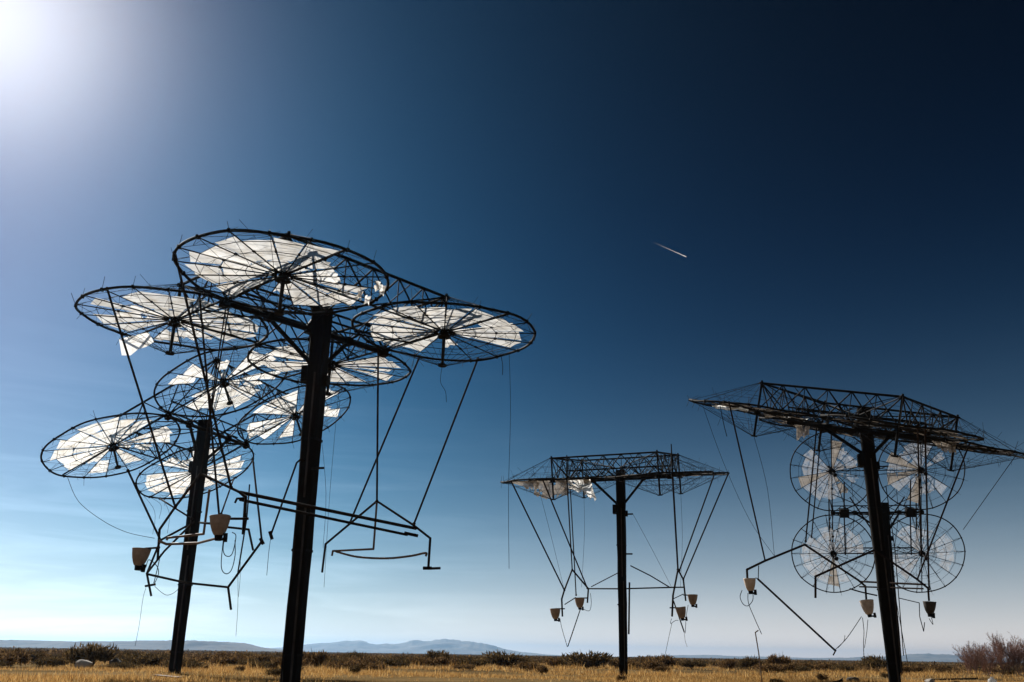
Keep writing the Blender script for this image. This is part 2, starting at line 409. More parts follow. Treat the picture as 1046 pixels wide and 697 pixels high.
make_tower('B', 'smaller solar tower farther back at far left, four white lens dishes tipped towards the left', (178,688), (210,430), 'white', [
  [(178,397,n_),(178,409,n_),(190,385,o_),(204,374,n_),(267,380,n_),(262,390,r_),(245,368,n_),(185,415,i_)],
  [(147,439,n_),(144,467,n_),(104,477,o_),(85,479,i_),(150,460,r_),(130,480,n_)],
  [(283,439,n_),(272,427,n_),(311,440,n_),(333,409,n_),(335,435,n_),(320,400,n_),(330,445,n_)],
  [(224,463,n_),(170,478,n_),(182,466,r_),(235,468,n_)]], .0)
make_tower('C', 'middle solar tower, its lens frame seen flat edge-on and holding torn white film', (637,690), (633.8,481), 'film', [[],[],[],[]], .6)
make_tower('D', 'solar tower in front at right, its edge-on lens frame sloping down towards the right', (914.5,700), (882,418), 'film', [[],[],[],[]], .2)
make_tower('E', 'solar tower directly behind the sloping right one, its four wheel-like dishes facing the viewer', (919,691), (903,514), 'dirty', [
  [(873,498,n_),(836,457,n_),(849,455,n_),(880,490,r_),(880,478,n_),(872,462,r_)],
  [(831,542,n_),(878,567,n_),(875,584,n_),(880,575,n_),(836,548,i_),(868,590,n_)],
  [(963,476,n_),(963,489,n_),(956,464,n_),(925,498,i_),(965,482,n_)],
  [(958,547,n_),(951,591,n_),(966,576,o_),(936,590,n_),(914,547,n_),(914,562,n_),(945,594,n_),(962,585,n_)]], .0)

# ------------------------------------------------------------------ hangers, receiver frames, receivers and cables of each tower
def rim_pt(key, px, py):
    """the point of the dish plane on that sight line, moved onto the nearest rim"""
    D = TOWERS[key]; c, u, v, w = D['c'], D['u'], D['v'], D['w']
    q = on_plane(px, py, c, w)-c; a, d = q@u, q@v; best = None
    for sx in (-HALF, HALF):
        for sy in (-HALF, HALF):
            e = V(a-sx, d-sy); L = np.linalg.norm(e)
            if best is None or abs(L-R_DISH) < best[0]: best = (abs(L-R_DISH), sx+e[0]/L*R_DISH, sy+e[1]/L*R_DISH)
    return c+best[1]*u+best[2]*v
def rim_pick(key, px, sx, sy, near):
    """for a frame seen edge-on: the rim point of that dish lying at picture column px, near or far side"""
    D = TOWERS[key]; c, u, v = D['c'], D['u'], D['v']; best = None
    for i in range(360):
        t = i*PI/180; p = c+(sx*HALF+R_DISH*math.cos(t))*u+(sy*HALF+R_DISH*math.sin(t))*v
        dd = p-CAM; x = 523+F*(dd@RT)/(dd@FW); s = abs(x-px)+(.15 if near else -.15)*dd[1]
        if best is None or s < best[0]: best = (s, p)
    return best[1]
def rod(key, p, q, r=.034, material=None, name='hanger_rod'):
    D = TOWERS[key]; b = MB(); b.tube(p-D['base'], q-D['base'], r, n=8); b.ball(q-D['base'], r*1.7); b.ball(p-D['base'], r*1.7)
    return b.build(name, material or M_ROD, D['t'])
def arm(key, pts, r=.038, name='receiver_arm', material=None):
    D = TOWERS[key]; b = MB(); b.poly([p-D['base'] for p in pts], r, n=8); return b.build(name, material or M_ROD, D['t'])
def cable(key, pts, r=.008, name='loose_cable', wob=.0):
    D = TOWERS[key]; b = MB(); pts = [np.asarray(p)-D['base'] for p in pts]
    b.poly(pts, r, n=5); return b.build(name, M_WIRE, D['t'])
def line_at(Y, *pp): return [at(x, y, Y) for x, y in pp]
def tip(key, sx, sy):
    D = TOWERS[key]; return D['c']+sx*HALF*D['u']+sy*HALF*D['v']+BOT*D['w']
def smooth(pts, n=5):
    out = []; P = [pts[0]]+list(pts)+[pts[-1]]
    for i in range(1, len(P)-2):
        for k in range(n):
            t = k/n; a, b_, c_, d_ = P[i-1], P[i], P[i+1], P[i+2]
            out.append(.5*((2*b_)+(-a+c_)*t+(2*a-5*b_+4*c_-d_)*t*t+(-a+3*b_-3*c_+d_)*t**3))
    out.append(pts[-1]); return out

# --- tower A
YL, YR, YN, YF = 25.8, 30.3, 23.9, 27.8
apexL, apexR = at(205,484,YL), at(385,512,YR)
rod('A', rim_pt('A',107.5,294), at(179,518,26.4)); rod('A', rim_pt('A',231,309), apexL, .022); rod('A', rim_pt('A',234.5,310), at(205,484,YL), .022)
rod('A', rim_pt('A',179,258), at(236,498,24.9)); rod('A', rim_pt('A',205,300), at(224,528,24.4), .03)
arm('A', [at(245,503,24.6), apexL, at(179,518,26.4), at(163,541,27.2), at(161,572,27.2)])
arm('A', [at(195,536,YL), at(168,563,26.8), at(150,586,YF)], .03)
arm('A', [at(245,503,24.6), at(251,508,24.4), at(248.5,546,24.4)], .045)
arm('A', [at(240,514,24.4), at(242,509.5,24.4), at(250,509,24.4)], .03)
arm('A', [at(231,530,24.2), at(254,530,24.3)], .034); arm('A', [at(231,538.5,24.2), at(254,541,24.6), at(258.5,562,25.)], .03)
arm('A', [at(162,552.5,26.4), at(170,556,26.4), at(202,555,25.6), at(221,550,24.6)], .036, 'feed_pipe', M_PIPE)
arm('A', [at(170,552,26.2), at(171.5,549.5,26.2), at(208,545.5,25.2), at(214,500,24.8)], .034, 'feed_pipe', M_PIPE)
arm('A', [at(204,534,25.4), at(216,535,24.6)], .03)
receiver('A' and TOWERS['A']['t'], TOWERS['A']['base'], at(225,527,24.0), .25, M_BUCKET, .03)
receiver(TOWERS['A']['t'], TOWERS['A']['base'], at(145,560.5,27.4), .245, M_BUCKET, .03)
arm('A', [at(148,560.5,27.4), at(163,559.5,27.1)], .03)
rod('A', rim_pt('A',490,368), at(423,535,30.0)); rod('A', rim_pt('A',427,366), at(357,535,32.0)); rod('A', rim_pt('A',396,352), apexR, .034)
arm('A', [at(329,585,32.3), at(332.5,556,32.3), apexR, at(423,537,28.8), at(439.5,550,28.2), at(437.5,581,28.2), at(450,580.5,28.2)])
arm('A', [apexR, at(381.5,561,30.2), at(340,563,31.8), at(339,568,31.8)], .034, 'feed_pipe', M_PIPE)
arm('A', smooth([at(343,563.5,31.7), at(365,569,30.8), at(395,570.5,29.8), at(420,568,28.9), at(434.5,565,28.3), at(435,568,28.3)], 4), .034, 'feed_pipe', M_PIPE)
arm('A', [at(432,580.5,28.2), at(441,580.5,28.2)], .05)
for dy0, dy1, r in ((0,0,.05), (7.5,6.5,.042)):
    arm('A', [at(245,503+dy0,24.6), at(425-(dy0*1.2),540+dy1,28.9)], r, 'crossbar')
arm('A', [at(413,544.5,28.8), at(427,547.5,28.9)], .05, 'crossbar')
# pole-side rods and cables of tower A
arm('A', [at(276.5,547,27.4), at(303,473,27.6), at(307,469.5,27.7), at(311,471,27.8)], .03, 'loose_rod'); arm('A', [at(275.5,543,27.4), at(278,551,27.4)], .05, 'loose_rod')
arm('A', [at(318,478.5,27.6), at(331,478.2,27.5)], .035, 'peg')
cable('A', smooth(line_at(27.5,(276.5,550),(274.5,565),(272.5,588))))
arm('A', [at(302,548,27.6), at(294,620,27.6), at(286.5,700,27.6)], .03, 'leaning_pipe')
cable('A', smooth([rim_pt('A',522,362), at(521.5,420,30.5), at(519.5,500,30.5), at(520,581,30.5)]))
cable('A', smooth([rim_pt('A',513,364), at(513.5,373,30.4), at(513.3,383,30.4)]), .012)
cable('A', smooth([tip('A',1,1)]+line_at(tip('A',1,1)[1],(450,390),(455,400),(456,411))))
for k_, x0, y0, x1, y1 in (('A',346,393,331,600),('B',338,446,330,560)):
    p_ = rim_pt(k_,x0,y0); cable(k_, smooth([p_, at((x0+x1)/2-1,(y0+y1)/2,p_[1]), at(x1,y1,p_[1])]), .007 if k_ == 'A' else .01)
cable('A', smooth(line_at(24.2,(229,551),(228,562),(231,568),(237,566),(241,548),(237,544))), .012)
cable('A', smooth(line_at(24.2,(228,553),(226,578),(230,586),(236,583),(240,568),(240,552))), .012)
cable('A', smooth(line_at(27.4,(149,580),(152,572),(160,578),(162,586),(158,596))), .012)
cable('A', smooth(line_at(26.9,(149,601),(146,612),(142,640),(138,660))), .006)
cable('A', smooth([rim_pt('B',66,489)]+line_at(42.5,(80,512),(105,532),(130,544),(158,550))), .012)
for x, y0, y1 in ((157,499,546),(163.5,502,530),(172,505,545)):
    p_ = rim_pt('B',x,y0); cable('B', smooth([p_]+line_at(p_[1],(x+1,(y0+y1)/2),(x-1,y1))), .009)
for x, y0, y1 in ((245.5,566,610),(243,585,650)): cable('B', smooth(line_at(42.3,(x,y0),(x,(y0+y1)/2),(x-2,y1))), .009)
# --- tower B
rod('B', rim_pt('B',129,478), at(164,552,42.2), .05); rod('B', rim_pt('B',261,468), at(267.5,553,42.5), .05); rod('B', rim_pt('B',176,500), at(196,530,42.8), .045)
rod('B', rim_pt('B',240,490), at(226,525,42.4), .04)
arm('B', [at(199,533,42.8), at(164,552,42.2), at(150,586,41.8), at(154.5,609,41.8)], .05)
arm('B', [at(267.5,553,42.5), at(233,600,42.2), at(236,623,42.2)], .055); arm('B', [at(150,586.5,41.8), at(190,595.5,42.), at(233,600,42.2)], .05, 'crossbar')
arm('B', [at(148,599,41.7), at(159,597,41.8)], .05); arm('B', [at(266,550,42.5), at(269,556,42.5)], .08)
arm('B', [at(255,495,42.4), at(252,530,42.4), at(243,585,42.3)], .035)
cable('B', smooth(line_at(41.9,(158,599),(166,606),(172,608),(180,604),(186,596))), .012)
cable('B', smooth(line_at(41.8,(157,596),(161,580),(164,566))), .02)
# --- tower C
YLC, YRC = 56.2, 53.9
aL, aR = at(584.5,582,YLC), at(692.5,582,YRC)
rod('C', rim_pick('C',522,-1,-1,True), at(576.5,603,54.6), .042); rod('C', rim_pick('C',554.5,-1,-1,True), at(600,601,57.6), .042)
rod('C', rim_pick('C',579,-1,-1,True), aL, .036); rod('C', rim_pick('C',582,-1,1,False), at(588.5,608,57.), .036)
rod('C', rim_pick('C',686.5,1,-1,True), aR, .05); rod('C', rim_pick('C',730,1,1,False), at(694,583,YRC), .042); rod('C', rim_pick('C',745,1,1,False), at(698,592,56), .042)
b = MB(); D = TOWERS['C']
for q, l_ in ((rim_pick('C',579,-1,-1,True), 1.3), (rim_pick('C',686.5,1,-1,True), 1.55)): b.tube(q-D['base']-V(0,0,.2), q-D['base']+V(0,0,l_), .06, .03, n=6)
b.build('mast_stub', M_STEEL, D['t'])
arm('C', [aL, at(576.5,603,54.6), at(573.8,612,54.6), at(574.5,630,54.6)], .05); arm('C', [aL, at(601,601.5,57.6), at(600,616,57.6)], .05)
arm('C', [aR, at(687.5,608,52.4), at(686.5,630,52.4)], .055); arm('C', [aR, at(698,592,56), at(700.5,614,56)], .05)
arm('C', [at(601,601.5,57.6), at(635,601.6,55.4), at(685,600.2,53.6), at(699,600,56)], .04, 'crossbar')
arm('C', [at(604,599.5,57), at(632,585,55)], .03, 'crossbar'); arm('C', [at(644,578,54.8), at(664,588,54.4), at(684,600,53.8)], .034, 'crossbar')
arm('C', [at(577,617.5,54.8), at(588,610.5,57.2)], .03); arm('C', [at(687.5,612,52.6), at(698,607,55.6)], .025)
for x, y, Yk, xa in ((592,610.5,57.4,601), (567,621.5,54.6,577), (695,620.5,52.4,684), (707.5,607.5,56,698)):
    receiver(D['t'], D['base'], at(x,y,Yk), .285, M_BUCKET); arm('C', [at(x,y+.5,Yk), at(xa,y+.5,Yk)], .035)
arm('C', [at(593,622,57.2), at(580,660.5,56.5)], .03, 'loose_rod'); cable('C', smooth(line_at(55.5,(572,632),(574,642),(579.5,661))), .016)
arm('C', [at(688,614,52.6), at(699,646,52.8)], .035, 'loose_rod'); cable('C', smooth(line_at(53,(700,647),(701,630),(703,618))), .016)
cable('C', smooth(line_at(57.4,(595,622),(602,624),(604,616),(603,606))), .016); cable('C', smooth(line_at(52.6,(686,632),(685,637),(690,634),(693,634))), .014)
cable('C', smooth(line_at(52.6,(686.5,636),(683,652),(679,671))), .012); cable('C', smooth(line_at(54,(699,646),(700,655),(702,661))), .01)
arm('C', [at(643,595,53.8), at(642.3,648,53.8)], .05, 'conduit'); arm('C', [at(638,525.4,53.8), at(646.5,525.2,53.6)], .045, 'peg'); arm('C', [at(638,566,53.8), at(646,566,53.6)], .045, 'peg')
cable('C', smooth([rim_pick('C',548,-1,-1,True), at(561,540,54.), at(576.5,603,54.6)]), .009); cable('C', smooth([tip('C',-1,1), at(597,545,57), at(594,600,57)]), .009)
cable('C', smooth(line_at(53.6,(646.5,525.2),(668,565),(686,600))), .009); cable('C', smooth([tip('C',1,1), at(697,550,56), at(695,600,56)]), .009)
def crumpled(tower, base, quad, nx, ny, amp, seed, name, material, label=None):
    """a torn sheet hung from its first edge, crumpled in depth, ragged below"""
    r_ = np.random.default_rng(seed); p00, p10, p11, p01 = quad; verts = []; faces = []
    nrm = np.cross(p10-p00, p01-p00); nrm /= np.linalg.norm(nrm)
    ph = r_.uniform(0, 6, 4)
    for j in range(ny+1):
        for i in range(nx+1):
            s, t = i/nx, j/ny
            if j == ny: t *= r_.uniform(.72, 1.08)
            p = p00*(1-s)*(1-t)+p10*s*(1-t)+p11*s*t+p01*(1-s)*t
            p = p+nrm*(amp*(math.sin(9*s+ph[0])*math.cos(5*t+ph[1])+.6*math.sin(21*s+4*t+ph[2]))+r_.normal(0, amp*.3))
            verts.append(p-base)
    for j in range(ny):
        for i in range(nx):
            if r_.random() < .06*(j+1)/ny: continue
            faces.append((j*(nx+1)+i, j*(nx+1)+i+1, (j+1)*(nx+1)+i+1, (j+1)*(nx+1)+i))
    me = bpy.data.meshes.new(name); me.from_pydata(verts, [], faces); me.update(); me.materials.append(material)
    o = link(name, me, tower)
    if label: o['label'] = label
    return o
crumpled(D['t'], D['base'], [at(522,492,51.6), at(552,490.5,52.2), at(548,502,52.0), at(540,499,51.7)], 14, 4, .12, 1, 'torn_film', M_FILM)
crumpled(D['t'], D['base'], [at(544,490,52.2), at(584,489,53.8), at(577,508,53.6), at(549,509,52.6)], 18, 6, .2, 2, 'torn_film', M_FILM)
crumpled(D['t'], D['base'], [at(566,489,53.2), at(604,490,54.6), at(609,512,54.4), at(588,501,54.)], 20, 7, .18, 3, 'torn_film', M_LENS, 'white flap of torn film')
# --- tower D
D = TOWERS['D']; YLD, YRD = 42.4, 38.6
aL, aR = at(822,556.5,YLD), at(893,562,YRD)
rod('D', rim_pick('D',745,-1,-1,True), at(781.5,572.5,40.8)); rod('D', rim_pick('D',834,-1,1,True), at(823,553,YLD), .036); rod('D', rim_pick('D',839,-1,1,True), at(829,549,42.6), .03)
rod('D', rim_pick('D',990,1,1,True), at(937,592,39.8)); rod('D', rim_pick('D',945,1,-1,True), at(949,602,39.6), .034); rod('D', rim_pick('D',938,1,-1,True), at(941,566,38.8), .03)
arm('D', [at(763.5,592,40.2), at(763,582,40.2), at(781.5,573,40.8), aL, at(877,593,44.6), at(884,599,45.0), at(885,614,45.0)], .05)
arm('D', [at(833,611,36.4), at(833,589,36.4), aR, at(937,592,39.8), at(948,601,40.4), at(949,614,40.4)], .045)
arm('D', [at(878,594.2,44.5), at(945,597.3,40.3)], .042, 'crossbar'); arm('D', [at(878,599.5,44.5), at(943,601.5,40.3)], .034, 'crossbar')
arm('D', [at(918,611,39.), at(939,616,39.4), at(939.5,630,39.4), at(943.5,645,39.6), at(944.5,636,39.8)], .018, 'loose_cable', M_WIRE)
arm('D', smooth(line_at(40,(868,601.5),(880,605),(896,608.5)), 4), .03, 'crossbar')
receiver(D['t'], D['base'], at(765.5,591,40.2), .255, M_BUCKET_PALE, -.02, 'pale receiver bucket'); receiver(D['t'], D['base'], at(885,613.5,45.0), .315, M_BUCKET_PALE, -.02, 'pale receiver bucket')
receiver(D['t'], D['base'], at(949.5,614.5,40.4), .25, M_BUCKET_DARK, 0, 'blackened receiver bucket')
arm('D', [at(772,590.5,40.3), at(774.5,591.5,40.4), at(775,578,40.5)], .02)
arm('D', [at(774,591.5,40.4), at(853,664.5,41.5)], .045, 'broken_rod'); arm('D', [at(851,669.5,41.5), at(854,664,41.5)], .03, 'broken_rod')
cable('D', smooth(line_at(41.8,(880,630),(865,652),(853,664))), .016); cable('D', smooth(line_at(41.8,(863,649),(862,655),(856,662))), .012)
cable('D', smooth(line_at(44.6,(881,631),(882.5,645),(882,658),(882.5,671))), .016); cable('D', smooth(line_at(44.8,(886.5,633),(885.5,645),(883,662))), .014)
cable('D', smooth(line_at(40.2,(758,603),(756,610),(759,617),(764,619),(769,613),(769,604))), .016); cable('D', smooth(line_at(40.2,(764,606),(764.5,616),(770,630),(778,648))), .016)
cable('D', smooth(line_at(40.4,(949,632),(953,638),(951.5,631),(951,630))), .014)
cable('D', smooth([rim_pick('D',716,-1,-1,True)]+line_at(41.2,(738,470),(765,530),(791,568))), .009); cable('D', smooth([tip('D',-1,-1)]+line_at(41.2,(784,500),(791,568))), .01)
cable('D', [rim_pick('D',1040,1,1,True), at(984,541,41)], .014)
p_ = rim_pick('D',735,-1,-1,True); cable('D', smooth([p_]+line_at(p_[1],(739,432),(742.5,446))), .016)
arm('D', [at(905,497,38.7), at(914,560,38.7), at(923,670,38.7)], .02, 'loose_cable', M_WIRE); arm('D', [at(913,600,38.6), at(927,677,38.6)], .014, 'loose_cable', M_WIRE)
crumpled(D['t'], D['base'], [at(811,433,41.6), at(828,434,41.6), at(826,446,41.6), at(815,450,41.6)], 8, 6, .1, 5, 'torn_film', M_FILM, 'pale flap of torn film')
crumpled(D['t'], D['base'], [at(948,446,38.4), at(977,452,38.8), at(976,466,38.8), at(957,458,38.4)], 10, 5, .1, 6, 'torn_film', M_FILM, 'brown flap of torn film')
crumpled(D['t'], D['base'], [at(728,414,38.2), at(765,417,38.8), at(765,421,38.8), at(729,417.5,38.2)], 12, 3, .08, 8, 'torn_film', M_LENS, 'bright strip of torn film')
crumpled(D['t'], D['base'], [at(793,422.5,39.6), at(825,428,40.4), at(825,431,40.4), at(794,425,39.6)], 12, 3, .08, 9, 'torn_film', M_LENS, 'bright strip of torn film')
# --- tower E: bars between the dish arms
D = TOWERS['E']; g = lambda a, d, e: D['c']+a*D['u']+d*D['v']+e*D['w']
for s in (-1, 1):
    arm('E', [g(s*2.3,0,-.1), g(s*2.3,2.4,-.3)], .05, 'cross_bar'); arm('E', [g(s*2.3,0,-.1), g(s*2.3,-3.1,-.3)], .05, 'cross_bar')
    b = MB(); b.box(g(s*2.3,0,-.1)-D['base'], D['u']*.32, D['v']*.3, D['w']*.22); b.build('clamp', M_STEEL, D['t'])
    arm('E', [g(s*.3,-1.4,-.2), g(s*1.9,1.2,-.2)], .05, 'cross_bar')
# --- hanging lens panel of tower A's far-left dish
D = TOWERS['A']
c2 = D['c']-HALF*D['u']-HALF*D['v']; 
quad = [at(121,346.5,28.9), at(152,339.5,28.8), at(157,349.5,28.9), at(126,369,29.1)]
crumpled(D['t'], D['base'], quad, 4, 4, .015, 12, 'hanging_lens_panel', M_LENS, 'lens panel hanging loose below its dish')
for px, py in ((388,291),(383,287),(373,302),(365,297)):
    q = on_plane(px, py, D['c'], D['w']); crumpled(D['t'], D['base'], [q, q+V(.16,.1,.02), q+V(.12,.05,-.34), q+V(-.02,0,-.26)], 4, 4, .06, int(px), 'torn_film', M_LENS)

# ------------------------------------------------------------------ ground and far terrain
def fbm1(x, seed, octs=5, f0=1.):
    r_ = np.random.default_rng(seed); y = 0*x; a = 1.; f = f0
    for k in range(octs):
        p = r_.uniform(0, 100); n = np.floor(x*f+p).astype(int); t = x*f+p-n; t = t*t*(3-2*t)
        tab = r_.uniform(-1, 1, 4096); y = y+a*(tab[n % 4096]*(1-t)+tab[(n+1) % 4096]*t); a *= .52; f *= 2.03
    return y
def ground_z(x, y):
    d = np.hypot(x, y)
    return .05*np.sin(x*.21+1)*np.cos(y*.17)*np.clip(d/30, 0, 1)*np.clip(1-(d-150)/400, 0, 1)
Mg, nt, out = mat('dry_grassland_soil')
geo = N(nt, 'ShaderNodeNewGeometry')
n1 = N(nt, 'ShaderNodeTexNoise', Scale=.09, Detail=8., Roughness=.7); nt.links.new(geo.outputs['Position'], n1.inputs['Vector'])
n2 = N(nt, 'ShaderNodeTexNoise', Scale=3.5, Detail=6., Roughness=.7); nt.links.new(geo.outputs['Position'], n2.inputs['Vector'])
c1 = ramp(nt, n1.outputs['Fac'], [(.35, (.075,.05,.027)), (.5, (.20,.135,.062)), (.65, (.30,.21,.105))])
c2_ = ramp(nt, n2.outputs['Fac'], [(.3, (.55,.55,.55)), (.7, (1.1,1.1,1.1))])
mx = N(nt, 'ShaderNodeMix', data_type='RGBA', blend_type='MULTIPLY'); mx.inputs[0].default_value = 1.
nt.links.new(c1, mx.inputs[6]); nt.links.new(c2_, mx.inputs[7])
n3 = N(nt, 'ShaderNodeTexNoise', Scale=.012, Detail=5.); nt.links.new(geo.outputs['Position'], n3.inputs['Vector'])
far = ramp(nt, n3.outputs['Fac'], [(.4, (.05,.038,.022)), (.62, (.11,.08,.045))])
ln = N(nt, 'ShaderNodeVectorMath', operation='LENGTH'); nt.links.new(geo.outputs['Position'], ln.inputs[0])
fm = N(nt, 'ShaderNodeMapRange'); fm.inputs['From Min'].default_value = 70; fm.inputs['From Max'].default_value = 140
nt.links.new(ln.outputs['Value'], fm.inputs[0])
m2 = N(nt, 'ShaderNodeMix', data_type='RGBA'); nt.links.new(fm.outputs[0], m2.inputs[0]); nt.links.new(mx.outputs[2], m2.inputs[6]); nt.links.new(far, m2.inputs[7])
p = N(nt, 'ShaderNodeBsdfDiffuse'); nt.links.new(m2.outputs[2], p.inputs[0])
bp = N(nt, 'ShaderNodeBump', Strength=.7, Distance=.08); nt.links.new(n2.outputs['Fac'], bp.inputs['Height']); nt.links.new(bp.outputs[0], p.inputs['Normal'])
nt.links.new(p.outputs[0], out.inputs[0])
rad = np.concatenate([np.linspace(0, 40, 21)[1:], np.geomspace(42, 13500, 70)]); na = 180
vv = [(0,0,0)]; ff = []
for r in rad:
    for k in range(na):
        a = 2*PI*k/na; x, y = r*math.cos(a), r*math.sin(a); vv.append((x, y, float(ground_z(np.array(x), np.array(y)))))
for k in range(na): ff.append((0, 1+k, 1+(k+1)%na))
for i in range(len(rad)-1):
    for k in range(na): ff.append((1+i*na+k, 1+(i+1)*na+k, 1+(i+1)*na+(k+1)%na, 1+i*na+(k+1)%na))
me = bpy.data.meshes.new('ground'); me.from_pydata(vv, [], ff); me.update(); me.materials.append(Mg); me.polygons.foreach_set('use_smooth', [True]*len(me.polygons))
tag(link('ground', me), kind='structure')

def ridge(name, Y, prof, depth, material, seed, rough, steep=.0, jag=.07):
    """a range: profile heights along x (picture column, height in px above the level line), eroded front slope and a back slope"""
    xs = np.array([q[0] for q in prof], float); hs = np.array([q[1] for q in prof], float)
    n = 260; cols = np.linspace(xs[0], xs[-1], n); H = np.interp(cols, xs, hs)*Y/F*(1+jag*fbm1(cols*.09, seed+90, 5))
    X = np.array([at(cx, 661+.0157*cx, Y)[0] for cx in cols])
    env = np.clip(H/ max(H.max(),1e-6)*3, 0, 1)
    rows = 26; verts = []; faces = []
    for j in range(rows):
        t = j/(rows-1)*2-1                                             # -1 front foot, 0 crest, 1 back foot
        s = 1-abs(t); sh = s**(.75) if not steep else np.clip(s*1.9, 0, 1)**(1+steep*.5)
        wob = fbm1(X/depth*5+j*.37*np.sign(t), seed+j//3, 5)
        z = H*sh*(1+rough*wob*(.3+.7*(1-s)))
        verts.append(np.stack([X+0*z, Y+t*depth+depth*.12*fbm1(X/depth*3, seed+50, 4)*s, z-3*(1-s)], 1))
    verts = np.concatenate(verts)
    for j in range(rows-1):
        for i in range(n-1): faces.append((j*n+i, j*n+i+1, (j+1)*n+i+1, (j+1)*n+i))
    o = link(name, raw_mesh(name, verts, np.array(faces), material)); tag(o, kind='structure'); return o
M_HILL = mottled('far_rocky_slope', (.16,.15,.14), (.34,.31,.28), .006, .95, detail=8.)
M_MESA = mottled('scrubby_mesa_slope', (.06,.045,.032), (.15,.11,.075), .02, .95, detail=8., stretch=(1,1,6))
ridge('mesa', 3600, [(-260,3.5),(-120,4.5),(0,6.5),(60,6.3),(100,6.2),(140,7.2),(190,8.3),(225,8.2),(245,6.5),(262,3.5),(290,1.2),(310,0)], 330, M_MESA, 5, .14, .6, .03)
ridge('mountain_range', 9000, [(230,0),(270,1.5),(300,5.0),(325,8.3),(345,9.3),(362,10.6),(380,8.5),(398,7.6),(415,9.0),(432,12.5),(447,14.0),(462,13.2),(480,11.6),(500,8.5),(520,4.6),(535,2.6),(560,1),(590,0)], 900, M_HILL, 9, .34)
ridge('mountain_range', 11000, [(640,0),(690,2.2),(730,3.0),(780,2.2),(830,1.6),(870,2.6),(905,4.5),(930,6.4),(948,7.2),(965,7.5),(985,6.2),(1010,4.0),(1060,4.2),(1120,3.0),(1200,0)], 900, M_HILL, 21, .3)

# ------------------------------------------------------------------ grass and brush
M_GRASS = leafy('dry_golden_grass', [(0,(.15,.07,.025)), (.25,(.32,.165,.05)), (.6,(.56,.315,.10)), (.85,(.66,.41,.15)), (1,(.74,.52,.24))], .5)
M_BRUSH = leafy('dry_dark_brush', [(0,(.04,.026,.014)), (.45,(.13,.078,.036)), (.8,(.25,.15,.065)), (1,(.40,.25,.11))], .3)
M_SAGE = leafy('brown_green_sage', [(0,(.035,.026,.014)), (.6,(.12,.08,.037)), (1,(.27,.18,.08))], .3)
M_STEM = leafy('woody_stem', [(0,(.03,.021,.016)), (1,(.075,.055,.042))], .0)
M_BARE = leafy('bare_purple_brown_twig', [(0,(.26,.165,.14)), (.6,(.46,.31,.265)), (1,(.66,.50,.43))], .25)
def blades(n, d0, d1, h0, h1, w0, w1, half_ang, seed, clump=.6, per=10):
    r_ = np.random.default_rng(seed); m_ = n//per
    d = np.sqrt(r_.uniform(d0*d0, d1*d1, m_)); a = r_.uniform(-half_ang, half_ang, m_)
    cx, cy = d*np.sin(a), d*np.cos(a)
    pn = np.sin(cx*.23+2*np.sin(cy*.11))+np.sin(cy*.31+1.7*np.sin(cx*.13))
    keep = r_.uniform(0, 1, m_) < np.clip(.52+.5*pn+np.clip(.012*cx, -.25, .2), .02, 1); cx, cy = cx[keep], cy[keep]; pn = pn[keep]; 
    tall = r_.uniform(.55, 1.15, len(cx))*(1+.15*pn)
    cx = np.repeat(cx, per); cy = np.repeat(cy, per); tall = np.repeat(tall, per); k = len(cx)
    x = cx+r_.normal(0, clump*.25, k); y = cy+r_.normal(0, clump*.25, k); h = r_.uniform(h0, h1, k)*tall; w = r_.uniform(w0, w1, k)
    th = r_.uniform(0, PI, k); lx, ly = r_.normal(0, .28, k)*h, r_.normal(0, .28, k)*h
    z = ground_z(x, y)-.02
    A = np.stack([x-np.cos(th)*w, y-np.sin(th)*w, z], 1); B = np.stack([x+np.cos(th)*w, y+np.sin(th)*w, z], 1); C_ = np.stack([x+lx, y+ly, z+h], 1)
    return np.stack([A, B, C_], 1).reshape(-1, 3)
g1 = blades(190000, 27, 58, .07, .24, .006, .014, .66, 1)
g2 = blades(80000, 54, 120, .08, .28, .012, .03, .62, 2, 1.)
g3 = blades(15000, 46, 120, .28, .58, .010, .02, .66, 3, .9, 16)
vs = np.concatenate([g1, g2, g3]); fs = np.arange(len(vs)).reshape(-1, 3)
tag(link('dry_grass', raw_mesh('dry_grass', vs, fs, M_GRASS)), 'dry golden grass covering the open ground around the poles', 'grass', kind='stuff')

